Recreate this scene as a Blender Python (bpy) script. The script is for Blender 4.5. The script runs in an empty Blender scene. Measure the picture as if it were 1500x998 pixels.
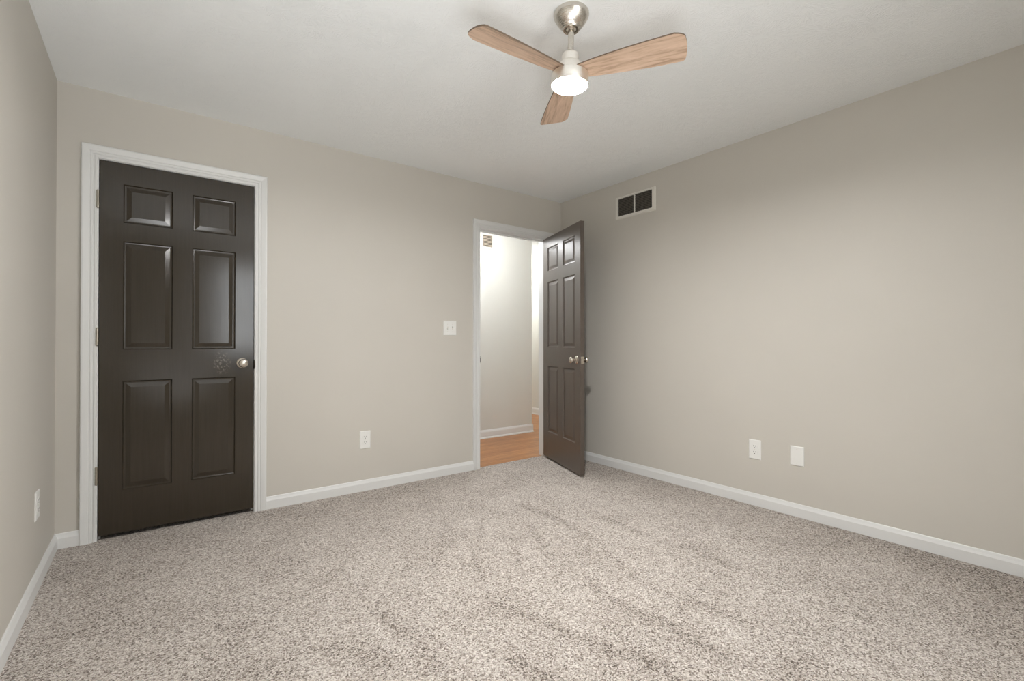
import bpy, bmesh, math, random
import numpy as np
from mathutils import Vector, Matrix, Quaternion
R = math.radians
C = bpy.context.scene.collection
SC = bpy.context.scene

# ------------------------------------------------------------------ camera, world, light, exposure
cam_d = bpy.data.cameras.new('camera')
cam_d.sensor_width = 36.0
cam_d.lens = 696.19 / 1500 * 36.0
cam_d.clip_start = 0.02
cam = bpy.data.objects.new('camera', cam_d); C.objects.link(cam)
cam.location = (-3.1806, -3.3994, 1.0669)
cam.rotation_euler = (R(90 + 0.370), 0, -R(37.23))
SC.camera = cam

vs = SC.view_settings
vs.view_transform = 'Standard'; vs.look = 'None'; vs.gamma = 1.0; vs.use_curve_mapping = False
vs.exposure = 0.68
SC.cycles.use_denoising = True
SC.cycles.max_bounces = 10
SC.cycles.diffuse_bounces = 7
SC.cycles.sample_clamp_indirect = 6.0

world = bpy.data.worlds.new('sky'); SC.world = world
world.use_nodes = True
bgn = world.node_tree.nodes['Background']
# sky above; brighter lower half added as ground bounce to lift the ceiling
wn = world.node_tree.nodes; wl = world.node_tree.links
wt = wn.new('ShaderNodeTexCoord'); wx = wn.new('ShaderNodeSeparateXYZ'); wr = wn.new('ShaderNodeValToRGB')
wl.new(wt.outputs['Generated'], wx.inputs[0]); wm = wn.new('ShaderNodeMath'); wm.operation = 'MULTIPLY_ADD'; wm.inputs[1].default_value = 0.5; wm.inputs[2].default_value = 0.5
wl.new(wx.outputs[2], wm.inputs[0]); wl.new(wm.outputs[0], wr.inputs[0])
wr.color_ramp.elements[0].position = 0.44; wr.color_ramp.elements[0].color = (2.2, 2.2, 2.15, 1)
wr.color_ramp.elements[1].position = 0.50; wr.color_ramp.elements[1].color = (0.93, 0.97, 1.0, 1)
wl.new(wr.outputs[0], bgn.inputs[0])
bgn.inputs[1].default_value = 6.4

H = 2.44                 # ceiling height
W = 3.575                # room width  (left wall at x=-W, right wall at x=0)
D = 4.15                 # room depth  (door wall at y=0, window wall at y=-D)
WX0, WX1, WZ0, WZ1 = -2.42, -1.86, 0.92, 2.16     # window opening

def area(name, loc, rot, sx, sy, power, col, portal=False):
    l = bpy.data.lights.new(name, 'AREA'); l.shape = 'RECTANGLE'; l.size = sx; l.size_y = sy
    l.energy = power; l.color = col
    o = bpy.data.objects.new(name, l); C.objects.link(o); o.location = loc; o.rotation_euler = rot
    if portal: l.cycles.is_portal = True
    return o
area('window_portal', ((WX0 + WX1) / 2, -D - 0.13, (WZ0 + WZ1) / 2), (R(90), 0, 0), WX1 - WX0, WZ1 - WZ0, 1, (1, 1, 1), True)
def point(name, loc, power, col, rad):
    l = bpy.data.lights.new(name, 'POINT'); l.energy = power; l.color = col; l.shadow_soft_size = rad
    o = bpy.data.objects.new(name, l); C.objects.link(o); o.location = loc
point('hall_ceiling_lamp', (-0.50, 0.42, 2.20), 19, (0.98, 0.99, 1.0), 0.15)
point('far_hall_lamp', (1.0, 2.5, 2.2), 24, (1.0, 0.99, 0.96), 0.10)
LED_STRENGTH = 590.0
# soft unseen fill spot added beside the camera, pointed up to brighten the ceiling
fl = bpy.data.lights.new('ceiling_fill_spot', 'SPOT'); fl.energy = 74; fl.color = (0.97, 0.985, 1.0); fl.spot_size = R(125); fl.spot_blend = 1.0; fl.shadow_soft_size = 0.42
flo = bpy.data.objects.new('ceiling_fill_spot', fl); C.objects.link(flo); flo.location = (-2.95, -3.35, 0.80)
flo.rotation_euler = Vector((-0.05, 0.55, 1.0)).to_track_quat('-Z', 'Y').to_euler()

# ------------------------------------------------------------------ node helpers
def new_mat(name):
    m = bpy.data.materials.new(name); m.use_nodes = True
    nt = m.node_tree; b = nt.nodes['Principled BSDF']
    return m, nt, b
def N(nt, typ, **kw):
    n = nt.nodes.new(typ)
    for k, v in kw.items():
        if k.startswith('i_'): n.inputs[k[2:].replace('_', ' ')].default_value = v
        else: setattr(n, k, v)
    return n
def L(nt, a, b): nt.links.new(a, b)
def ramp(nt, fac, stops, interp='LINEAR'):
    r = nt.nodes.new('ShaderNodeValToRGB'); r.color_ramp.interpolation = interp
    e = r.color_ramp.elements
    while len(e) < len(stops): e.new(0.5)
    for i, (p, c) in enumerate(stops):
        e[i].position = p; e[i].color = (c[0], c[1], c[2], 1) if len(c) == 3 else c
    L(nt, fac, r.inputs[0]); return r
def math_n(nt, op, a, b=None, clamp=False):
    n = nt.nodes.new('ShaderNodeMath'); n.operation = op; n.use_clamp = clamp
    for i, v in enumerate((a, b)):
        if v is None: continue
        if isinstance(v, (int, float)): n.inputs[i].default_value = v
        else: L(nt, v, n.inputs[i])
    return n.outputs[0]
def bump(nt, b, height, strength, dist):
    n = nt.nodes.new('ShaderNodeBump'); n.inputs['Strength'].default_value = strength; n.inputs['Distance'].default_value = dist
    L(nt, height, n.inputs['Height']); L(nt, n.outputs[0], b.inputs['Normal']); return n
def coords(nt, kind='Object', scale=(1, 1, 1), rot=(0, 0, 0)):
    t = nt.nodes.new('ShaderNodeTexCoord'); m = nt.nodes.new('ShaderNodeMapping')
    m.inputs['Scale'].default_value = scale; m.inputs['Rotation'].default_value = rot
    L(nt, t.outputs[kind], m.inputs[0]); return m.outputs[0]

def paint(name, col, rough, grain=0.02, scale=500.0, spec=0.4):
    m, nt, b = new_mat(name)
    c = coords(nt)
    n = N(nt, 'ShaderNodeTexNoise', i_Scale=1.3, i_Detail=3.0); L(nt, c, n.inputs['Vector'])
    r = ramp(nt, n.outputs['Fac'], [(0.3, [x * 0.975 for x in col]), (0.7, [min(1, x * 1.02) for x in col])])
    L(nt, r.outputs[0], b.inputs['Base Color'])
    b.inputs['Roughness'].default_value = rough
    b.inputs['Specular IOR Level'].default_value = spec
    f = N(nt, 'ShaderNodeTexNoise', i_Scale=scale, i_Detail=2.0); L(nt, c, f.inputs['Vector'])
    bump(nt, b, f.outputs['Fac'], grain, 0.002)
    return m

M = {}
M['wall'] = paint('wall_paint', (0.560, 0.535, 0.488), 0.55, 0.10, 260)
M['hall_wall'] = paint('hall_wall_paint', (0.65, 0.65, 0.615), 0.55, 0.10, 260)
M['trim'] = paint('white_trim_paint', (0.70, 0.705, 0.70), 0.38, 0.03, 300, 0.5)
M['plate'] = paint('white_plastic', (0.78, 0.78, 0.76), 0.35, 0.0, 300, 0.5)
M['vent_metal'] = paint('vent_white_metal', (0.70, 0.68, 0.63), 0.4, 0.0, 300, 0.5)
M['vent_slat'] = paint('vent_dark_slat', (0.10, 0.09, 0.075), 0.55, 0.0)
M['hall_slat'] = paint('hall_vent_slat', (0.40, 0.34, 0.27), 0.5, 0.0)
M['dark'] = paint('dark_cavity', (0.012, 0.011, 0.010), 0.9, 0.0)
M['hole'] = paint('socket_hole', (0.05, 0.045, 0.04), 0.8, 0.0)

def metal(name, col, rough, aniso=False):
    m, nt, b = new_mat(name)
    b.inputs['Metallic'].default_value = 1.0; b.inputs['Base Color'].default_value = (*col, 1); b.inputs['Roughness'].default_value = rough
    c = coords(nt, scale=(1, 1, 60) if aniso else (1, 1, 1))
    n = N(nt, 'ShaderNodeTexNoise', i_Scale=40.0 if aniso else 200.0, i_Detail=2.0); L(nt, c, n.inputs['Vector'])
    mr = ramp(nt, n.outputs['Fac'], [(0.3, (rough * .85,) * 3), (0.7, (rough * 1.15,) * 3)])
    L(nt, mr.outputs[0], b.inputs['Roughness'])
    return m
M['nickel'] = metal('satin_nickel', (0.66, 0.61, 0.54), 0.24)
M['brushed'] = metal('brushed_nickel', (0.62, 0.585, 0.53), 0.26, True)
_nt = M['brushed'].node_tree; _tg = _nt.nodes.new('ShaderNodeTangent'); _tg.direction_type = 'RADIAL'; _tg.axis = 'Z'
_nt.links.new(_tg.outputs[0], _nt.nodes['Principled BSDF'].inputs['Tangent']); _nt.nodes['Principled BSDF'].inputs['Anisotropic'].default_value = 0.75
M['housing'] = metal('housing_nickel', (0.86, 0.83, 0.78), 0.42)
M['hinge'] = metal('hinge_metal', (0.45, 0.42, 0.36), 0.4)
M['strike'] = metal('dark_bronze', (0.06, 0.05, 0.04), 0.45)

# ceiling: stomp-brushed plaster, fans of short ridges
def ceiling_mat():
    m, nt, b = new_mat('stomped_ceiling')
    b.inputs['Base Color'].default_value = (0.865, 0.89, 0.90, 1)
    b.inputs['Roughness'].default_value = 0.85; b.inputs['Specular IOR Level'].default_value = 0.2
    c = coords(nt)
    hs = []
    for k, (sc, off) in enumerate(((6.5, 0.0), (8.0, 3.7))):
        mp = N(nt, 'ShaderNodeMapping'); mp.inputs['Location'].default_value = (off, off * 1.3, 0); mp.inputs['Scale'].default_value = (1, 1, 0)
        L(nt, c, mp.inputs[0])
        v = N(nt, 'ShaderNodeTexVoronoi', voronoi_dimensions='2D', i_Scale=sc); L(nt, mp.outputs[0], v.inputs['Vector'])
        sub = N(nt, 'ShaderNodeVectorMath', operation='SUBTRACT'); L(nt, mp.outputs[0], sub.inputs[0]); L(nt, v.outputs['Position'], sub.inputs[1])
        sx = N(nt, 'ShaderNodeSeparateXYZ'); L(nt, sub.outputs[0], sx.inputs[0])
        ang = math_n(nt, 'ARCTAN2', sx.outputs[1], sx.outputs[0])
        ln = N(nt, 'ShaderNodeVectorMath', operation='LENGTH'); L(nt, sub.outputs[0], ln.inputs[0])
        cmb = N(nt, 'ShaderNodeCombineXYZ')
        L(nt, math_n(nt, 'MULTIPLY', ang, 11.0), cmb.inputs[0]); L(nt, math_n(nt, 'MULTIPLY', ln.outputs['Value'], 24.0), cmb.inputs[1])
        sc2 = N(nt, 'ShaderNodeSeparateColor'); L(nt, v.outputs['Color'], sc2.inputs[0]); L(nt, math_n(nt, 'MULTIPLY', sc2.outputs[0], 50.0), cmb.inputs[2])
        nz = N(nt, 'ShaderNodeTexNoise', i_Scale=1.0, i_Detail=2.0, i_Roughness=0.6); L(nt, cmb.outputs[0], nz.inputs['Vector'])
        rr = ramp(nt, nz.outputs['Fac'], [(0.50, (0, 0, 0)), (0.60, (1, 1, 1))])
        fall = math_n(nt, 'MULTIPLY', ln.outputs['Value'], sc * 1.1)
        fall = math_n(nt, 'SUBTRACT', 0.95, fall, True)
        core = math_n(nt, 'MULTIPLY', math_n(nt, 'SUBTRACT', ln.outputs['Value'], 0.012), 45.0, True)
        fall = math_n(nt, 'MULTIPLY', math_n(nt, 'MULTIPLY', fall, 2.5, True), core)
        hs.append(math_n(nt, 'MULTIPLY', rr.outputs[0], fall))
    tot = math_n(nt, 'MAXIMUM', hs[0], hs[1])
    msk = N(nt, 'ShaderNodeTexNoise', i_Scale=3.5, i_Detail=2.0); L(nt, c, msk.inputs['Vector'])
    mk = ramp(nt, msk.outputs['Fac'], [(0.38, (0.45,) * 3), (0.6, (1, 1, 1))])
    tot = math_n(nt, 'MULTIPLY', tot, mk.outputs[0])
    fine = N(nt, 'ShaderNodeTexNoise', i_Scale=90.0, i_Detail=3.0); L(nt, c, fine.inputs['Vector'])
    tot = math_n(nt, 'ADD', tot, math_n(nt, 'MULTIPLY', fine.outputs['Fac'], 0.22))
    bump(nt, b, tot, 0.50, 0.0028)
    return m
M['ceiling'] = ceiling_mat()

def carpet_mat():
    m, nt, b = new_mat('carpet_pile')
    c = coords(nt)
    wob = N(nt, 'ShaderNodeTexNoise', i_Scale=120.0, i_Detail=2.0); L(nt, c, wob.inputs['Vector'])
    wv = N(nt, 'ShaderNodeVectorMath', operation='SCALE'); wv.inputs['Scale'].default_value = 0.010; L(nt, wob.outputs['Color'], wv.inputs[0])
    ad = N(nt, 'ShaderNodeVectorMath', operation='ADD'); L(nt, c, ad.inputs[0]); L(nt, wv.outputs[0], ad.inputs[1])
    v = N(nt, 'ShaderNodeTexVoronoi', i_Scale=225.0); L(nt, ad.outputs[0], v.inputs['Vector'])
    sep = N(nt, 'ShaderNodeSeparateColor'); L(nt, v.outputs['Color'], sep.inputs[0])
    n2 = N(nt, 'ShaderNodeTexNoise', i_Scale=420.0, i_Detail=3.0, i_Roughness=0.75); L(nt, c, n2.inputs['Vector'])
    pile_tone = N(nt, 'ShaderNodeAttribute', attribute_name='pile_tone')
    big = N(nt, 'ShaderNodeTexNoise', i_Scale=3.2, i_Detail=4.0, i_Roughness=0.6); L(nt, c, big.inputs['Vector'])
    fac = math_n(nt, 'ADD', math_n(nt, 'MULTIPLY', sep.outputs[0], 0.62), math_n(nt, 'MULTIPLY', n2.outputs['Fac'], 0.55))
    fac = math_n(nt, 'SUBTRACT', fac, math_n(nt, 'MULTIPLY', pile_tone.outputs['Fac'], 0.095))
    fac = math_n(nt, 'ADD', fac, math_n(nt, 'MULTIPLY', math_n(nt, 'SUBTRACT', big.outputs['Fac'], 0.5), 0.22))
    r = ramp(nt, fac, [(0.24, (0.070, 0.050, 0.036)), (0.36, (0.23, 0.180, 0.146)), (0.50, (0.475, 0.414, 0.365)), (0.70, (0.61, 0.549, 0.498)), (0.88, (0.84, 0.785, 0.735))])
    L(nt, r.outputs[0], b.inputs['Base Color'])
    b.inputs['Roughness'].default_value = 0.95; b.inputs['Specular IOR Level'].default_value = 0.1
    b.inputs['Sheen Weight'].default_value = 0.15
    hgt = math_n(nt, 'ADD', math_n(nt, 'SUBTRACT', 1.0, v.outputs['Distance']), math_n(nt, 'MULTIPLY', n2.outputs['Fac'], 0.8))
    bump(nt, b, hgt, 0.8, 0.006)
    return m
M['carpet'] = carpet_mat()

def wood_floor():
    m, nt, b = new_mat('oak_strip_floor')
    c = coords(nt)
    br = N(nt, 'ShaderNodeTexBrick', i_Scale=1.0); br.offset = 0.37
    br.inputs['Brick Width'].default_value = 0.9; br.inputs['Row Height'].default_value = 0.057
    br.inputs['Mortar Size'].default_value = 0.0009; br.inputs['Mortar Smooth'].default_value = 0.2
    br.inputs['Color1'].default_value = (0.40, 0.175, 0.062, 1); br.inputs['Color2'].default_value = (0.52, 0.25, 0.10, 1)
    br.inputs['Mortar'].default_value = (0.20, 0.085, 0.035, 1)
    L(nt, c, br.inputs['Vector'])
    g = N(nt, 'ShaderNodeMapping'); g.inputs['Scale'].default_value = (3, 45, 1); L(nt, c, g.inputs[0])
    nz = N(nt, 'ShaderNodeTexNoise', i_Scale=1.6, i_Detail=5.0, i_Roughness=0.65); L(nt, g.outputs[0], nz.inputs['Vector'])
    r = ramp(nt, nz.outputs['Fac'], [(0.32, (0.60, 0.50, 0.42)), (0.55, (1, 1, 1))])
    mx = N(nt, 'ShaderNodeMix', data_type='RGBA', blend_type='MULTIPLY'); mx.inputs[0].default_value = 1.0
    L(nt, br.outputs['Color'], mx.inputs[6]); L(nt, r.outputs[0], mx.inputs[7]); L(nt, mx.outputs[2], b.inputs['Base Color'])
    b.inputs['Roughness'].default_value = 0.32
    return m
M['oak'] = wood_floor()

def door_mat(name, rough, spec, c0, c1, scuffed):
    m, nt, b = new_mat(name)
    c = coords(nt)
    b.inputs['Roughness'].default_value = rough; b.inputs['Specular IOR Level'].default_value = spec
    g = N(nt, 'ShaderNodeMapping'); g.inputs['Scale'].default_value = (130, 130, 5); L(nt, c, g.inputs[0])
    nz = N(nt, 'ShaderNodeTexNoise', i_Scale=1.0, i_Detail=4.0, i_Roughness=0.6); L(nt, g.outputs[0], nz.inputs['Vector'])
    base = ramp(nt, nz.outputs['Fac'], [(0.3, c0), (0.7, c1)])
    if not scuffed:
        L(nt, base.outputs[0], b.inputs['Base Color']); bump(nt, b, nz.outputs['Fac'], 0.16, 0.0006); return m
    # worn pale scuffs on the closet door's lock rail
    sc = nt.nodes.new('ShaderNodeTexCoord')
    sx = N(nt, 'ShaderNodeSeparateXYZ'); L(nt, sc.outputs['Object'], sx.inputs[0])
    dx = math_n(nt, 'DIVIDE', math_n(nt, 'SUBTRACT', sx.outputs[0], 0.575), 0.055)
    dz = math_n(nt, 'DIVIDE', math_n(nt, 'SUBTRACT', sx.outputs[2], 0.95), 0.075)
    d2 = math_n(nt, 'ADD', math_n(nt, 'MULTIPLY', dx, dx), math_n(nt, 'MULTIPLY', dz, dz))
    near = math_n(nt, 'SUBTRACT', 1.0, d2, True)
    sn = N(nt, 'ShaderNodeTexNoise', i_Scale=70.0, i_Detail=4.0, i_Roughness=0.7); L(nt, c, sn.inputs['Vector'])
    sr = ramp(nt, sn.outputs['Fac'], [(0.52, (0, 0, 0)), (0.68, (1, 1, 1))])
    oi = nt.nodes.new('ShaderNodeObjectInfo')
    msk = math_n(nt, 'MULTIPLY', near, sr.outputs[0]); msk = math_n(nt, 'MULTIPLY', msk, 0.85, True)
    mx = N(nt, 'ShaderNodeMix', data_type='RGBA'); L(nt, msk, mx.inputs[0]); L(nt, base.outputs[0], mx.inputs[6]); mx.inputs[7].default_value = (0.36, 0.31, 0.25, 1)
    L(nt, mx.outputs[2], b.inputs['Base Color'])
    bump(nt, b, nz.outputs['Fac'], 0.16, 0.0006)
    return m
M['door'] = door_mat('espresso_door_paint', 0.165, 0.56, (0.031, 0.024, 0.015), (0.036, 0.028, 0.019), True)
M['door_sheen'] = door_mat('sheen_lightened_door_paint', 0.36, 0.85, (0.078, 0.060, 0.047), (0.088, 0.068, 0.054), False)  # open door: same paint, base colour lightened to carry its reflected sheen

def blade_mat():
    m, nt, b = new_mat('light_oak_blade')
    c = coords(nt, 'Object')
    g = N(nt, 'ShaderNodeMapping'); g.inputs['Scale'].default_value = (5, 48, 48); L(nt, c, g.inputs[0])
    nz = N(nt, 'ShaderNodeTexNoise', i_Scale=1.3, i_Detail=6.0, i_Roughness=0.62, i_Distortion=0.6); L(nt, g.outputs[0], nz.inputs['Vector'])
    r = ramp(nt, nz.outputs['Fac'], [(0.30, (0.34, 0.225, 0.15)), (0.50, (0.60, 0.43, 0.315)), (0.70, (0.70, 0.52, 0.40))])
    L(nt, r.outputs[0], b.inputs['Base Color']); b.inputs['Roughness'].default_value = 0.45
    return m
M['blade'] = blade_mat()
M['blade_edge'] = paint('dark_blade_edge', (0.13, 0.09, 0.06), 0.5, 0.0)

def glow():
    m, nt, b = new_mat('lit_diffuser')
    b.inputs['Base Color'].default_value = (0.9, 0.88, 0.84, 1)
    b.inputs['Emission Color'].default_value = (1.0, 0.99, 0.97, 1)
    b.inputs['Emission Strength'].default_value = LED_STRENGTH
    return m
M['glow'] = glow()
def pane_mat():
    m, nt, b = new_mat('window_pane'); nt.nodes.remove(b)
    t = N(nt, 'ShaderNodeBsdfTransparent'); g = N(nt, 'ShaderNodeBsdfGlossy'); g.inputs['Roughness'].default_value = 0.02
    mx = N(nt, 'ShaderNodeMixShader'); mx.inputs[0].default_value = 0.06
    L(nt, t.outputs[0], mx.inputs[1]); L(nt, g.outputs[0], mx.inputs[2]); L(nt, mx.outputs[0], nt.nodes['Material Output'].inputs[0])
    return m
M['pane'] = pane_mat()

# ------------------------------------------------------------------ mesh helpers
def add_box(bm, lo, hi, mi=0):
    x0, y0, z0 = lo; x1, y1, z1 = hi
    v = [bm.verts.new(p) for p in ((x0, y0, z0), (x1, y0, z0), (x1, y1, z0), (x0, y1, z0), (x0, y0, z1), (x1, y0, z1), (x1, y1, z1), (x0, y1, z1))]
    for f in ((0, 3, 2, 1), (4, 5, 6, 7), (0, 1, 5, 4), (1, 2, 6, 5), (2, 3, 7, 6), (3, 0, 4, 7)):
        bm.faces.new([v[i] for i in f]).material_index = mi
def add_lathe(bm, prof, origin=(0, 0, 0), axis='Z', seg=48, cap=True):
    o = Vector(origin); rings = []
    for (h, r) in prof:
        ring = []
        for k in range(seg):
            a = 2 * math.pi * k / seg; c, s = r * math.cos(a), r * math.sin(a)
            p = {'Z': (c, s, h), 'Y': (c, h, s), 'X': (h, c, s)}[axis]
            ring.append(bm.verts.new(o + Vector(p)))
        rings.append(ring)
    for a, b in zip(rings, rings[1:]):
        for k in range(seg):
            bm.faces.new((a[k], a[(k + 1) % seg], b[(k + 1) % seg], b[k]))
    if cap:
        bm.faces.new(rings[0]); bm.faces.new(list(reversed(rings[-1])))
def obj(name, bm, mats, parent=None, smooth=False, bevel=0, matrix=None):
    bmesh.ops.remove_doubles(bm, verts=bm.verts, dist=1e-6)
    bmesh.ops.recalc_face_normals(bm, faces=bm.faces)
    if matrix is not None: bm.transform(matrix)
    me = bpy.data.meshes.new(name); bm.to_mesh(me); bm.free()
    if not isinstance(mats, (list, tuple)): mats = [mats]
    for m in mats: me.materials.append(m)
    if smooth:
        for p in me.polygons: p.use_smooth = True
        me.set_sharp_from_angle(angle=R(38))
    o = bpy.data.objects.new(name, me); C.objects.link(o)
    if parent: o.parent = parent
    if bevel:
        md = o.modifiers.new('bevel', 'BEVEL'); md.width = bevel; md.segments = 2; md.limit_method = 'ANGLE'; md.angle_limit = R(40)
    return o
def tag(o, label=None, cat=None, group=None, kind=None):
    if label: o['label'] = label
    if cat: o['category'] = cat
    if group: o['group'] = group
    if kind: o['kind'] = kind
    return o
def empty(name, loc=(0, 0, 0), rot=(0, 0, 0)):
    o = bpy.data.objects.new(name, None); C.objects.link(o); o.location = loc; o.rotation_euler = rot; o.empty_display_size = 0.1
    return o
def boxes(name, bl, mat, parent=None, bevel=0):
    bm = bmesh.new()
    for lo, hi in bl: add_box(bm, lo, hi)
    return obj(name, bm, mat, parent, bevel=bevel)

# ------------------------------------------------------------------ room shell
T = 0.115
JZ1, JZ2 = 2.068, 2.053                   # underside of the head jambs
A0, A1 = -3.408, -2.658                   # closet doorway between jambs
E0, E1 = -0.941, -0.181                   # hall doorway between jambs
J = 0.019
YH = 1.09                                 # hall wall opposite the doorway
XH = 0.535                                # where that wall ends
XF = 1.50                                 # far hall wall
boxes('wall_back', [((-W - T, 0, -0.02), (A0 - J, T, H)), ((A0 - J, 0, JZ1 + J), (A1 + J, T, H)), ((A1 + J, 0, -0.02), (E0 - J, T, H)),
                    ((E0 - J, 0, JZ2 + J), (E1 + J, T, H)), ((E1 + J, 0, -0.02), (XF + T, T, H))], M['wall'])['kind'] = 'structure'
tag(boxes('wall_right', [((0, -D, -0.02), (T, 0, H))], M['wall']), kind='structure')
tag(boxes('wall_left', [((-W - T, -D, -0.02), (-W, 0, H))], M['wall']), kind='structure')
tag(boxes('wall_front', [((-W - T, -D - T, -0.02), (WX0, -D, H)), ((WX1, -D - T, -0.02), (T, -D, H)),
                         ((WX0, -D - T, -0.02), (WX1, -D, WZ0)), ((WX0, -D - T, WZ1), (WX1, -D, H))], M['wall']), kind='structure')
tag(boxes('ceiling', [((-W - 0.3, -D - 0.3, H), (XF + 0.3, 4.0, H + 0.1))], M['ceiling']), kind='structure')
# hall and closet walls
tag(boxes('wall_hall', [((-2.3, YH, -0.03), (XH, 3.8, H))], M['hall_wall']), kind='structure')
tag(boxes('wall_hall_far', [((XF, T, -0.03), (XF + T, 3.8, H)), ((XH, 3.7, -0.03), (XF, 3.8, H))], M['hall_wall']), kind='structure')
tag(boxes('wall_closet', [((-2.42, T, -0.03), (-2.3, YH, H)), ((-W - T, T, -0.03), (-W, 0.8, H)), ((-W - T, 0.8, -0.03), (-2.3, 0.9, H))], M['wall']), kind='structure')
tag(boxes('floor_hall', [((-2.3, 0.030, -0.06), (XF, 3.8, -0.010))], M['oak']), kind='structure')
tag(boxes('floor_closet', [((-W, 0.036, -0.05), (-2.42, 0.8, -0.001))], M['carpet']), kind='structure')

# carpet: a fine grid that carries where the pile lies the other way (vacuum strokes)
STROKES = [([(-1.23, -0.93), (-1.2, -1.24), (-1.25, -1.58)], 1, 0.024), ([(-0.96, -1.42), (-0.98, -1.76)], 0.8, 0.021), ([(-1.01, -1.82), (-0.92, -2.01), (-0.96, -2.22), (-0.91, -2.42)], 0.7, 0.02),
 ([(-1.41, -1.23), (-1.58, -1.63)], 0.7, 0.02), ([(-1.33, -1.75), (-1.42, -2.01), (-1.44, -2.19)], 0.8, 0.02), ([(-1.59, -1.88), (-1.64, -1.98), (-1.64, -2.14), (-1.62, -2.28), (-1.62, -2.38), (-1.62, -2.53)], 1, 0.021),
 ([(-2.04, -1.81), (-1.97, -2.05), (-1.92, -2.25), (-1.85, -2.35), (-1.84, -2.5)], 0.9, 0.023), ([(-1.39, -2.25), (-1.37, -2.36), (-1.37, -2.49)], 0.8, 0.02), ([(-2.21, -2.09), (-2.17, -2.25)], 1, 0.02),
 ([(-1.55, -2.71), (-1.33, -2.74)], 0.7, 0.036), ([(-0.02, -2.59), (-0.1, -2.78), (-0.18, -3.08)], 0.55, 0.118), ([(-0.49, -3.05), (-0.61, -3.14)], 0.5, 0.129), ([(-0.63, -2.05), (-0.26, -2.45)], 0.4, 0.051),
 ([(-1.72, -0.82), (-2.09, -1.35)], 0.6, 0.02), ([(-1.58, -0.98), (-1.91, -1.44), (-1.98, -1.59)], 0.7, 0.02), ([(-1.59, -1.29), (-1.74, -1.57)], 0.5, 0.02), ([(-2.65, -0.85), (-2.62, -0.89)], 0.6, 0.034),
 ([(-2.46, -1.11), (-2.66, -1.25)], 0.5, 0.02), ([(-2.47, -1.52), (-2.43, -1.84), (-2.41, -2.0)], 0.7, 0.023), ([(-2.66, -1.7), (-2.56, -1.86)], 0.8, 0.041), ([(-2.92, -1.66), (-2.84, -1.73)], 0.6, 0.035),
 ([(-2.5, -0.20), (-1.6, -0.15)], 0.35, 0.12), ([(-1.29, -0.66), (-0.87, -0.37)], 0.4, 0.038), ([(-1.34, -2.75), (-1.29, -2.96)], -0.7, 0.02), ([(-2.0, -2.14), (-2.04, -2.3)], -0.4, 0.02),
 ([(-1.42, -2.35), (-1.49, -2.53)], -0.3, 0.032), ([(-2.5, -1.59), (-2.48, -1.85)], -0.6, 0.02), ([(-2.32, -1.7), (-2.29, -2.12)], -0.5, 0.02)]
def carpet():
    xs = np.linspace(-W, 0, 257); ys = np.linspace(-D, 0.036, 301)
    X, Y = np.meshgrid(xs, ys); nx, ny = len(xs), len(ys)
    rng = np.random.RandomState(4)
    pile_tone = np.zeros_like(X)
    for pts, s, w in STROKES:
        d = np.full_like(X, 9.0)
        for (ax, ay), (bx, by) in zip(pts, pts[1:]):
            vx, vy = bx - ax, by - ay; t = np.clip(((X - ax) * vx + (Y - ay) * vy) / (vx * vx + vy * vy), 0, 1)
            d = np.minimum(d, np.hypot(X - ax - t * vx, Y - ay - t * vy))
        pile_tone += s * np.exp(-(d / (w * 1.35)) ** 2)
    # darker strip beside the right wall, darker too towards the near right corner
    pile_tone += 0.45 * np.exp(-((X + 0.0) / 0.28) ** 2) + 0.35 * np.clip((-2.6 - Y) / 0.9, 0, 1) * np.clip((X + 1.1) / 0.7, 0, 1)
    pile_tone += rng.rand(ny, nx) * 0.25 - 0.12
    Zc = rng.rand(ny, nx) * 0.0022 - 0.0016 - 0.001 * pile_tone
    co = np.stack([X, Y, Zc], -1).reshape(-1, 3)
    idx = np.arange(nx * ny).reshape(ny, nx)
    f = np.stack([idx[:-1, :-1], idx[:-1, 1:], idx[1:, 1:], idx[1:, :-1]], -1).reshape(-1, 4)
    # skirt along the doorway end
    base = len(co); sk = co[idx[-1]].copy(); sk[:, 2] = -0.03; co = np.vstack([co, sk])
    t = idx[-1]; sf = np.stack([t[:-1], t[1:], base + np.arange(1, nx), base + np.arange(nx - 1)], -1); f = np.vstack([f, sf])
    me = bpy.data.meshes.new('floor'); me.vertices.add(len(co)); me.vertices.foreach_set('co', co.astype(np.float32).ravel())
    me.loops.add(f.size); me.loops.foreach_set('vertex_index', f.astype(np.int32).ravel())
    me.polygons.add(len(f)); me.polygons.foreach_set('loop_start', np.arange(0, f.size, 4, dtype=np.int32))
    me.update(calc_edges=True)
    at = me.attributes.new('pile_tone', 'FLOAT', 'POINT'); at.data.foreach_set('value', np.concatenate([pile_tone.ravel(), pile_tone[-1]]).astype(np.float32))
    me.materials.append(M['carpet'])
    for p in me.polygons: p.use_smooth = True
    o = bpy.data.objects.new('floor', me); C.objects.link(o); o['kind'] = 'structure'
carpet()

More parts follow.
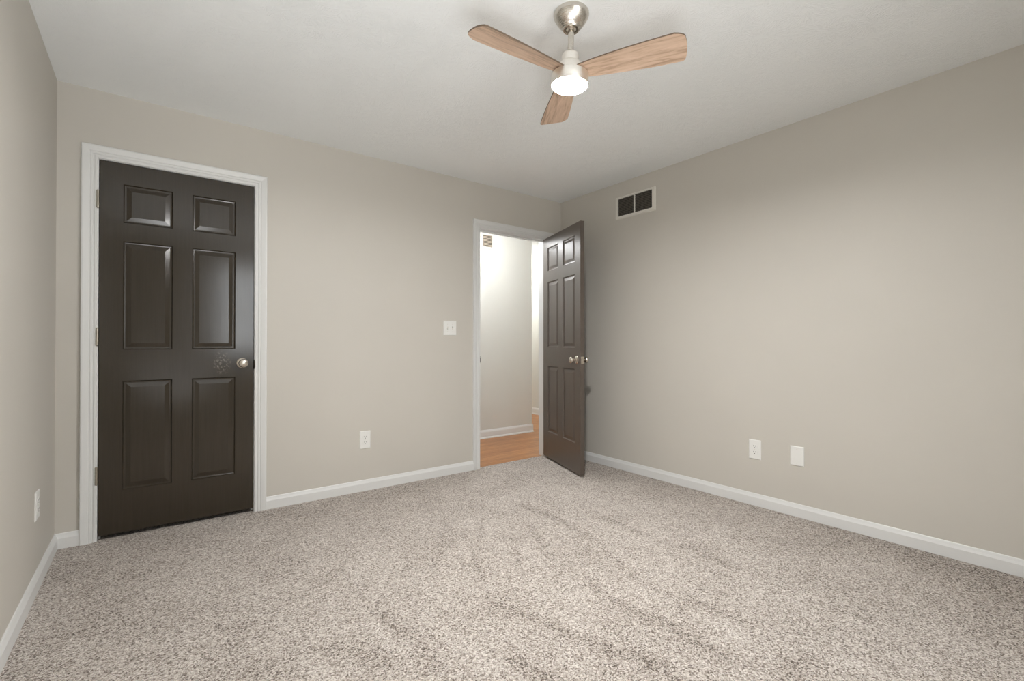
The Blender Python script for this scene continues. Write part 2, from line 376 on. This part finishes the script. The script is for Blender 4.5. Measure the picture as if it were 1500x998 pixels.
# ------------------------------------------------------------------ baseboards and casings
BB = [(0, 0), (0.013, 0), (0.013, 0.054), (0.0118, 0.057), (0.0085, 0.066), (0.0058, 0.076), (0.0040, 0.079), (0, 0.079)]
BH = [(0, -0.01), (0.026, -0.01), (0.026, -0.004), (0.022, 0.004), (0.014, 0.008), (0.013, 0.060), (0.0115, 0.068), (0.009, 0.074), (0.006, 0.082), (0.003, 0.086), (0, 0.086)]
def baseboard(name, runs, prof=BB, mat=None):
    bm = bmesh.new()
    for (ax, ay), (bx, by), (nx_, ny_) in runs:
        ra = [bm.verts.new((ax + nx_ * t, ay + ny_ * t, z)) for t, z in prof]; rb = [bm.verts.new((bx + nx_ * t, by + ny_ * t, z)) for t, z in prof]
        n = len(prof)
        for k in range(n): bm.faces.new((ra[k], ra[(k + 1) % n], rb[(k + 1) % n], rb[k]))
        bm.faces.new(ra); bm.faces.new(list(reversed(rb)))
    tag(obj(name, bm, mat or M['trim']), kind='structure')
CW = 0.068
baseboard('baseboard_back', [((-W, 0), (A0 - 0.003 - CW, 0), (0, -1)), ((A1 + 0.003 + CW, 0), (E0 - 0.004 - CW, 0), (0, -1)), ((E1 + 0.004 + CW, 0), (0, 0), (0, -1))])
baseboard('baseboard_right', [((0, -D), (0, -0.002), (-1, 0))])
baseboard('baseboard_left', [((-W, -D), (-W, -0.002), (1, 0))])
baseboard('baseboard_front', [((-W, -D), (0, -D), (0, 1))])
baseboard('baseboard_hall', [((-2.3, YH), (XH + 0.013, YH), (0, -1)), ((XH, YH - 0.002), (XH, 3.7), (1, 0))], BH)
baseboard('baseboard_hall_far', [((XF, T), (XF, 3.7), (-1, 0))], BH)

CP = [(0, 0), (0, 0.0085), (0.003, 0.0105), (0.012, 0.0105), (0.0145, 0.0070), (0.018, 0.0072), (0.021, 0.0110), (0.028, 0.0118), (0.031, 0.0100), (0.036, 0.0135), (0.046, 0.0160), (0.058, 0.0185), (0.065, 0.0182), (0.068, 0.0140), (0.068, 0)]
def casing(xl, xr, zt, parent, y=0, sgn=-1):
    bm = bmesh.new(); rows = []
    for u, t in CP:
        rows.append([bm.verts.new(p) for p in ((xl - u, y + sgn * t, -0.005), (xl - u, y + sgn * t, zt + u), (xr + u, y + sgn * t, zt + u), (xr + u, y + sgn * t, -0.005))])
    for a, b in zip(rows, rows[1:] + rows[:1]):
        for k in range(3): bm.faces.new((a[k], a[k + 1], b[k + 1], b[k]))
    bm.faces.new([r[0] for r in rows]); bm.faces.new([r[3] for r in rows])
    return obj('casing', bm, M['trim'], parent)
def door_frame(name, x0, x1, zt, rev, stop_y, label):
    root = empty(name, ((x0 + x1) / 2, 0, 0)); tag(root, kind='structure')
    parts = [casing(x0 - rev, x1 + rev, zt + rev, root), casing(x0 - rev, x1 + rev, zt + rev, root, T, 1)]
    parts.append(boxes('jamb', [((x0 - J, 0, -0.01), (x0, T, zt + J)), ((x1, 0, -0.01), (x1 + J, T, zt + J)), ((x0, 0, zt), (x1, T, zt + J))], M['trim'], root))
    parts.append(boxes('door_stop', [((x0, stop_y, -0.006), (x0 + 0.011, stop_y + 0.035, zt)), ((x1 - 0.011, stop_y, -0.006), (x1, stop_y + 0.035, zt)), ((x0, stop_y, zt - 0.011), (x1, stop_y + 0.035, zt))], M['trim'], root))
    for p in parts: p.matrix_parent_inverse = Matrix.Translation(-Vector(root.location))
    return root
t1 = door_frame('trim_1', A0, A1, JZ1, 0.003, 0.038, 'closet')
t2 = door_frame('trim_2', E0, E1, JZ2, 0.004, 0.038, 'hall')
def at_world(o, root): o.matrix_parent_inverse = Matrix.Translation(-Vector(root.location)); return o
at_world(boxes('strike_plate', [((A1 - 0.0012, -0.010, 0.905), (A1 + 0.0028, 0.03, 0.965)), ((A1 + 0.001, -0.0125, 0.915), (A1 + 0.006, -0.0095, 0.955))], M['strike'], t1, 0.0008), t1)
at_world(boxes('strike_plate', [((E0 - 0.0008, -0.004, 0.900), (E0 + 0.0016, 0.03, 0.960)), ((E0 - 0.002, -0.011, 0.912), (E0 + 0.0012, -0.003, 0.948))], M['strike'], t2, 0.0008), t2)

# ------------------------------------------------------------------ six-panel doors
def leaf_mesh(w, z0, z1, th, y0):
    """slab from local x=0..w, faces y0 (front) and y0+th; both faces have six sunk and raised panels"""
    bm = bmesh.new()
    m_ = 0.1005; pw = (w - 2 * m_ - 0.095) / 2
    X = [0, m_, m_ + pw, w - m_ - pw, w - m_, w]
    Z = [z0, 0.256, 0.860, 1.034, 1.635, 1.737, 1.952, z1]
    def face_side(y, s):      # s=+1 : depth goes to +y
        for i in range(5):
            for k in range(7):
                x0, x1, a, b = X[i], X[i + 1], Z[k], Z[k + 1]
                if i in (1, 3) and k in (1, 3, 5):
                    rings = [(0, 0), (0.005, 0.0075), (0.010, 0.0085), (0.014, 0.0085), (0.036, 0.0022)]
                    vs_ = []
                    for ins, dep in rings:
                        vs_.append([bm.verts.new(p) for p in ((x0 + ins, y + s * dep, a + ins), (x1 - ins, y + s * dep, a + ins), (x1 - ins, y + s * dep, b - ins), (x0 + ins, y + s * dep, b - ins))])
                    for r0, r1 in zip(vs_, vs_[1:]):
                        for q in range(4): bm.faces.new((r0[q], r0[(q + 1) % 4], r1[(q + 1) % 4], r1[q]))
                    bm.faces.new(vs_[-1])
                else:
                    bm.faces.new([bm.verts.new(p) for p in ((x0, y, a), (x1, y, a), (x1, y, b), (x0, y, b))])
    face_side(y0, 1); face_side(y0 + th, -1)
    ya, yb = y0, y0 + th
    for i in range(5):
        for z in (z0, z1):
            bm.faces.new([bm.verts.new(p) for p in ((X[i], ya, z), (X[i + 1], ya, z), (X[i + 1], yb, z), (X[i], yb, z))])
    for k in range(7):
        for x in (0, w):
            bm.faces.new([bm.verts.new(p) for p in ((x, ya, Z[k]), (x, ya, Z[k + 1]), (x, yb, Z[k + 1]), (x, yb, Z[k]))])
    return bm
KNOB = [(0, 0.0325), (0.0035, 0.0325), (0.0065, 0.030), (0.009, 0.024), (0.0105, 0.0125), (0.028, 0.0110), (0.032, 0.0145), (0.037, 0.0215), (0.044, 0.0262), (0.051, 0.0272), (0.057, 0.0255), (0.061, 0.0215), (0.0635, 0.015), (0.0645, 0.006)]
def knob(parent, x, y, z, s):
    bm = bmesh.new(); add_lathe(bm, [(s * h, r) for h, r in KNOB[:5]], (x, y, z), 'Y')
    rz = obj('rosette', bm, M['nickel'], None, True)
    bm = bmesh.new(); add_lathe(bm, [(s * h, r) for h, r in KNOB[4:]], (x, y, z), 'Y')
    k = obj('door_knob', bm, M['nickel'], parent, True); rz.parent = k
    return k
def hinge(parent, x, y, z, s):
    bm = bmesh.new()
    prof = []
    for i in range(5):
        a = z - 0.047 + i * 0.0188
        prof += [(a, 0.0055), (a + 0.0008, 0.0066), (a + 0.0180, 0.0066), (a + 0.0188, 0.0055)]
    prof = [(z - 0.050, 0.003)] + prof + [(z + 0.050, 0.003)]
    add_lathe(bm, prof, (x, y, 0), 'Z', 16)
    h = obj('hinge', bm, M['hinge'], parent, True)
    return h

# door_1: closed closet door, hinged on the left
d1 = empty('door_1', (A0 + 0.003, 0, 0))
tag(d1, 'closed dark brown six-panel closet door with scuffed rail and three hinges on its left', 'door', kind='structure')
bm = leaf_mesh(A1 - A0 - 0.006, 0.024, JZ1 - 0.003, 0.035, 0.001); obj('door_leaf', bm, M['door'], d1)
knob(d1, A1 - A0 - 0.006 - 0.0625, 0.001, 0.945, -1)
for z in (1.848, 1.103, 0.354): hinge(d1, -0.0065, -0.0115, z, -1)

# door_2: open hall door, hinged on the right, swung 72 degrees into the room
d2 = empty('door_2', (E1, -0.008, 0), (0, 0, R(72.0)))
tag(d2, 'open dark brown six-panel door standing ajar beside the hall doorway', 'door', kind='structure')
w2 = E1 - E0 - 0.006
mir = Matrix.Translation((-0.003, 0, 0)) @ Matrix.Scale(-1, 4, (1, 0, 0))
bm = leaf_mesh(w2, 0.018, JZ2 - 0.004, 0.035, 0.008)
bm.transform(mir); obj('door_leaf', bm, M['door_sheen'], d2)
knob(d2, -0.003 - w2 + 0.0625, 0.043, 0.935, 1); knob(d2, -0.003 - w2 + 0.0625, 0.008, 0.935, -1)
boxes('latch_plate', [((-0.003 - w2 - 0.0012, 0.013, 0.907), (-0.003 - w2 + 0.001, 0.038, 0.963)), ((-0.003 - w2 - 0.010, 0.019, 0.926), (-0.003 - w2, 0.032, 0.944))], M['nickel'], d2, 0.0008)
for z in (1.835, 1.09, 0.34): hinge(d2, 0.0, 0.0, z, 1)

# ------------------------------------------------------------------ window behind the camera (lets the daylight in)
w1 = empty('window_1', ((WX0 + WX1) / 2, -D, WZ0)); tag(w1, kind='structure')
fr = []
xm = (WX0 + WX1) / 2; zm = (WZ0 + WZ1) / 2
fr += [((WX0, -D - 0.1, WZ0), (WX0 + 0.04, -D - 0.05, WZ1)), ((WX1 - 0.04, -D - 0.1, WZ0), (WX1, -D - 0.05, WZ1)), ((WX0, -D - 0.1, WZ0), (WX1, -D - 0.05, WZ0 + 0.04)), ((WX0, -D - 0.1, WZ1 - 0.04), (WX1, -D - 0.05, WZ1)),
       ((xm - 0.025, -D - 0.1, WZ0 + 0.04), (xm + 0.025, -D - 0.05, WZ1 - 0.04)), ((WX0 + 0.04, -D - 0.095, zm - 0.02), (WX1 - 0.04, -D - 0.055, zm + 0.02))]
at_world(boxes('window_frame', fr, M['trim'], w1), w1)
at_world(boxes('pane', [((WX0 + 0.04, -D - 0.078, WZ0 + 0.04), (xm - 0.025, -D - 0.074, WZ1 - 0.04)), ((xm + 0.025, -D - 0.078, WZ0 + 0.04), (WX1 - 0.04, -D - 0.074, WZ1 - 0.04))], M['pane'], w1), w1)
at_world(boxes('window_sill', [((WX0 - 0.07, -D, WZ0 - 0.07), (WX1 + 0.07, -D + 0.014, WZ0 - 0.02)), ((WX0 - 0.07, -D - 0.05, WZ0 - 0.02), (WX1 + 0.07, -D + 0.04, WZ0)),
               ((WX0 - 0.07, -D, WZ0), (WX0, -D + 0.014, WZ1 + 0.07)), ((WX1, -D, WZ0), (WX1 + 0.07, -D + 0.014, WZ1 + 0.07)), ((WX0, -D, WZ1), (WX1, -D + 0.014, WZ1 + 0.07))], M['trim'], w1), w1)

# ------------------------------------------------------------------ ceiling fan
FX, FY = -1.796, -1.984
fan = empty('ceiling_fan', (FX, FY, H))
tag(fan, 'three-bladed ceiling fan with pale oak blades, brushed nickel canopy and lit round lamp', 'ceiling fan')
bm = bmesh.new()
add_lathe(bm, [(0, 0.0700), (-0.004, 0.0728), (-0.010, 0.0735), (-0.018, 0.0715), (-0.030, 0.0650), (-0.045, 0.0550), (-0.058, 0.0445), (-0.064, 0.0370), (-0.068, 0.0355), (-0.0715, 0.0340), (-0.072, 0.0290), (-0.066, 0.0260), (-0.060, 0.0255)], seg=72)
obj('canopy', bm, M['brushed'], fan, True)
piv = Vector((0, 0, -0.058))
TILT = Matrix.Translation(piv) @ Matrix.Rotation(R(1.7), 4, Vector((0.605, 0.796, 0))) @ Matrix.Translation(-piv)
bm = bmesh.new(); add_lathe(bm, [(-0.050, 0.010), (-0.054, 0.019), (-0.062, 0.0235), (-0.070, 0.021), (-0.075, 0.0125), (-0.19, 0.0122)], seg=36); obj('downrod', bm, M['brushed'], fan, True, matrix=TILT)
bm = bmesh.new(); add_lathe(bm, [(-0.166, 0.013), (-0.168, 0.028), (-0.172, 0.0325), (-0.180, 0.0345), (-0.205, 0.0350), (-0.207, 0.033), (-0.212, 0.036)], seg=48); obj('rod_coupling', bm, M['housing'], fan, True, matrix=TILT)
bm = bmesh.new(); add_lathe(bm, [(-0.208, 0.030), (-0.212, 0.044), (-0.222, 0.050), (-0.252, 0.052), (-0.254, 0.070), (-0.258, 0.0755), (-0.264, 0.077), (-0.303, 0.077), (-0.306, 0.0755), (-0.304, 0.072), (-0.300, 0.071)], seg=72); obj('motor_housing', bm, M['housing'], fan, True, matrix=TILT)
bm = bmesh.new(); add_lathe(bm, [(-0.298, 0.0712), (-0.3045, 0.0712), (-0.3060, 0.0705), (-0.3066, 0.060), (-0.3070, 0.030), (-0.3072, 0.004)], seg=72); obj('light_diffuser', bm, M['glow'], fan, True, matrix=TILT)
def blade(ang):
    bm = bmesh.new()
    # planform: (radius, half-width toward leading edge, half-width toward trailing edge)
    st = [(0.040, .034, .034), (0.075, .040, .040), (0.12, .046, .047), (0.18, .0525, .0535), (0.25, .059, .060), (0.32, .064, .065), (0.38, .067, .068), (0.415, .0680, .069)]
    st += [(0.415 + 0.044 * q / 3, .0680, .0695) for q in (1, 2, 3)]
    top, bot = [], []
    nw = 20
    for r, a, b_ in st:
        ta, tb = [], []
        for k in range(nw + 1):
            f = 2 * k / nw - 1
            y = (b_ if f < 0 else a) * (abs(f) ** 0.85) * (1 if f > 0 else -1)
            rr = r
            if r > 0.415:      # arched end: crisp leading corner, rounder trailing corner
                end = 0.459 - 0.011 * (f + 0.15) ** 2
                if f < -0.55: end -= 0.030 * ((-f - 0.55) / 0.45) ** 2.2
                if f > 0.88: end -= 0.006 * ((f - 0.88) / 0.12) ** 2
                rr = 0.415 + (end - 0.415) * (r - 0.415) / 0.044
            crown = 0.0045 * (1 - f * f)
            ta.append(bm.verts.new((rr, y, 0.003 + crown))); tb.append(bm.verts.new((rr, y, -0.003 + crown)))
        top.append(ta); bot.append(tb)
    for i in range(len(st) - 1):
        for k in range(nw):
            bm.faces.new((top[i][k], top[i + 1][k], top[i + 1][k + 1], top[i][k + 1]))
            bm.faces.new((bot[i][k], bot[i][k + 1], bot[i + 1][k + 1], bot[i + 1][k]))
        for k in (0, nw):
            bm.faces.new((top[i][k], top[i + 1][k], bot[i + 1][k], bot[i][k])).material_index = 1
    for i in (0, -1):
        for k in range(nw): bm.faces.new((top[i][k], top[i][k + 1], bot[i][k + 1], bot[i][k])).material_index = 1
    bmesh.ops.recalc_face_normals(bm, faces=bm.faces)
    me = bpy.data.meshes.new('blade'); bm.to_mesh(me); bm.free(); me.materials.append(M['blade']); me.materials.append(M['blade_edge'])
    for p in me.polygons: p.use_smooth = True
    me.set_sharp_from_angle(angle=R(40))
    o = bpy.data.objects.new('blade', me); C.objects.link(o); o.parent = fan
    o.matrix_local = TILT @ Matrix.Translation((0, 0, -0.250)) @ Matrix.Rotation(R(ang), 4, 'Z') @ Matrix.Rotation(R(-12.5), 4, 'X')
    return o
for a in (-63.3, 56.7, 176.7): blade(a)

# ------------------------------------------------------------------ wall plates
def plate_bm(w, h, d=0.0055):
    bm = bmesh.new(); b = 0.004
    r0 = [bm.verts.new(p) for p in ((-w / 2, 0, -h / 2), (w / 2, 0, -h / 2), (w / 2, 0, h / 2), (-w / 2, 0, h / 2))]
    r1 = [bm.verts.new(p) for p in ((-w / 2, -d * .5, -h / 2), (w / 2, -d * .5, -h / 2), (w / 2, -d * .5, h / 2), (-w / 2, -d * .5, h / 2))]
    r2 = [bm.verts.new(p) for p in ((-w / 2 + b, -d, -h / 2 + b), (w / 2 - b, -d, -h / 2 + b), (w / 2 - b, -d, h / 2 - b), (-w / 2 + b, -d, h / 2 - b))]
    for a, c in ((r0, r1), (r1, r2)):
        for k in range(4): bm.faces.new((a[k], a[(k + 1) % 4], c[(k + 1) % 4], c[k]))
    bm.faces.new(r2); bm.faces.new(list(reversed(r0)))
    return bm
def screw(parent, x, z, d=0.0055, name='screw'):
    bm = bmesh.new(); add_lathe(bm, [(-d + 0.001, 0.0034), (-d - 0.0008, 0.0034), (-d - 0.0014, 0.002)], (x, 0, z), 'Y', 16)
    obj(name, bm, M['vent_metal'], parent, True)
def outlet(loc, rz, label, w=0.078, h=0.127):
    root = empty('wall_outlet', loc, (0, 0, rz)); tag(root, label, 'outlet', group='duplex outlets on the walls')
    obj('cover_plate', plate_bm(w, h), M['plate'], root)
    for s in (-1, 1):
        bm = bmesh.new(); zc = s * 0.0195
        pr = []                                # rounded receptacle face
        for k in range(32):
            a = 2 * math.pi * k / 32
            pr.append((0.0172 * math.cos(a), max(-0.0143, min(0.0143, 0.0172 * math.sin(a)))))
        f0 = [bm.verts.new((x, -0.005, zc + z)) for x, z in pr]; f1 = [bm.verts.new((x, -0.0075, zc + z)) for x, z in pr]
        for k in range(32): bm.faces.new((f0[k], f0[(k + 1) % 32], f1[(k + 1) % 32], f1[k]))
        bm.faces.new(f1)
        rc = obj('receptacle', bm, M['plate'], root)
        bm = bmesh.new()
        add_box(bm, (-0.0078, -0.0078, zc - 0.0005), (-0.0052, -0.0070, zc + 0.0085)); add_box(bm, (0.0052, -0.0078, zc + 0.0005), (0.0075, -0.0070, zc + 0.0080))
        add_lathe(bm, [(-0.0070, 0.0030), (-0.0078, 0.0030)], (0, 0, zc - 0.0075), 'Y', 14)
        obj('slots', bm, M['hole'], rc)
    screw(root, 0, 0)
    return root
outlet((-1.939, 0, 0.368), 0, 'white duplex outlet low on the wall between the closet door and the doorway')
outlet((0, -1.868, 0.368), -math.pi / 2, 'white duplex outlet low on the right wall, left of the blank plate')
outlet((-W, -0.492, 0.362), math.pi / 2, 'white duplex outlet low on the left wall beside the closet door', 0.085, 0.122)
bp = empty('blank_wall_plate', (0, -2.125, 0.372), (0, 0, -math.pi / 2)); tag(bp, 'blank white cover plate low on the right wall, right of the outlet', 'wall plate')
obj('cover_plate', plate_bm(0.079, 0.120), M['plate'], bp); screw(bp, 0, 0.042); screw(bp, 0, -0.042)
sw = empty('light_switch', (-1.2365, 0, 1.1935)); tag(sw, 'white two-gang toggle light switch on the wall left of the open doorway', 'light switch')
obj('cover_plate', plate_bm(0.119, 0.118), M['plate'], sw)
for x, up in ((-0.023, -1), (0.023, 1)):
    bm = bmesh.new(); add_box(bm, (x - 0.0050, -0.0062, -0.012), (x + 0.0050, -0.005, 0.012)); obj('switch_slot', bm, M['vent_metal'], sw)
    bm = bmesh.new(); add_box(bm, (-0.0040, -0.016, -0.0055), (0.0040, -0.004, 0.0055))
    obj('toggle', bm, M['plate'], sw, bevel=0.001, matrix=Matrix.Translation((x, 0, 0.004 * up)) @ Matrix.Rotation(R(-22 * up), 4, 'X'))
    for z in (-0.030, 0.030): screw(sw, x, z)

# ------------------------------------------------------------------ vents
def frame_bm(w, h, ix0, ix1, iz0, iz1, d, bars=()):
    bm = bmesh.new()
    b = 0.006
    out0 = [(-w / 2, 0, -h / 2), (w / 2, 0, -h / 2), (w / 2, 0, h / 2), (-w / 2, 0, h / 2)]
    out1 = [(-w / 2 + b, -d, -h / 2 + b), (w / 2 - b, -d, -h / 2 + b), (w / 2 - b, -d, h / 2 - b), (-w / 2 + b, -d, h / 2 - b)]
    in1 = [(ix0, -d, iz0), (ix1, -d, iz0), (ix1, -d, iz1), (ix0, -d, iz1)]
    in0 = [(ix0, 0.001, iz0), (ix1, 0.001, iz0), (ix1, 0.001, iz1), (ix0, 0.001, iz1)]
    rs = [[bm.verts.new(p) for p in r] for r in (out0, out1, in1, in0)]
    for a, c in zip(rs, rs[1:]):
        for k in range(4): bm.faces.new((a[k], a[(k + 1) % 4], c[(k + 1) % 4], c[k]))
    for lo, hi in bars: add_box(bm, lo, hi)
    return bm
vr = empty('wall_vent', (0, -0.893, 2.2205), (0, 0, -math.pi / 2)); tag(vr, 'white framed wall register with two dark grilles, high on the right wall by the corner', 'vent')
obj('vent_frame', frame_bm(0.408, 0.192, -0.171, 0.173, -0.070, 0.078, 0.008, [((-0.0075, -0.008, -0.070), (0.0050, 0.0, 0.078))]), M['vent_metal'], vr)
for x0, x1 in ((-0.171, -0.0075), (0.0050, 0.173)):
    bm = bmesh.new(); add_box(bm, (x0, -0.0015, -0.070), (x1, -0.0005, 0.078), 1)
    n = 11
    for k in range(n):
        z = -0.070 + 0.148 * (k + 0.5) / n
        v = [bm.verts.new(p) for p in ((x0, -0.0062, z + 0.0035), (x1, -0.0062, z + 0.0035), (x1, -0.0020, z - 0.0030), (x0, -0.0020, z - 0.0030))]
        u = [bm.verts.new(p.co + Vector((0, 0, 0.0012))) for p in v]
        bm.faces.new(v); bm.faces.new(u)
        for q in range(4): bm.faces.new((v[q], v[(q + 1) % 4], u[(q + 1) % 4], u[q]))
    for k in range(1, 13):
        x = x0 + (x1 - x0) * k / 13; add_box(bm, (x - 0.0008, -0.0072, -0.070), (x + 0.0008, -0.0058, 0.078))
    obj('grille', bm, [M['vent_slat'], M['dark']], vr)
hv = empty('hall_vent', (-0.1235, YH, 2.235)); tag(hv, 'small white louvred vent high on the hall wall seen through the doorway', 'vent')
obj('vent_frame', frame_bm(0.193, 0.184, -0.0665, 0.0665, -0.064, 0.072, 0.008), M['vent_metal'], hv)
bm = bmesh.new(); add_box(bm, (-0.0665, -0.0012, -0.064), (0.0665, -0.0004, 0.072), 1)
for k in range(9):
    z = -0.064 + 0.136 * (k + 0.5) / 9
    v = [bm.verts.new(p) for p in ((-0.0665, -0.0072, z - 0.004), (0.0665, -0.0072, z - 0.004), (0.0665, -0.0018, z + 0.005), (-0.0665, -0.0018, z + 0.005))]
    u = [bm.verts.new(p.co + Vector((0, 0, 0.0014))) for p in v]
    bm.faces.new(v); bm.faces.new(u)
    for q in range(4): bm.faces.new((v[q], v[(q + 1) % 4], u[(q + 1) % 4], u[q]))
obj('grille', bm, [M['hall_slat'], M['dark']], hv)
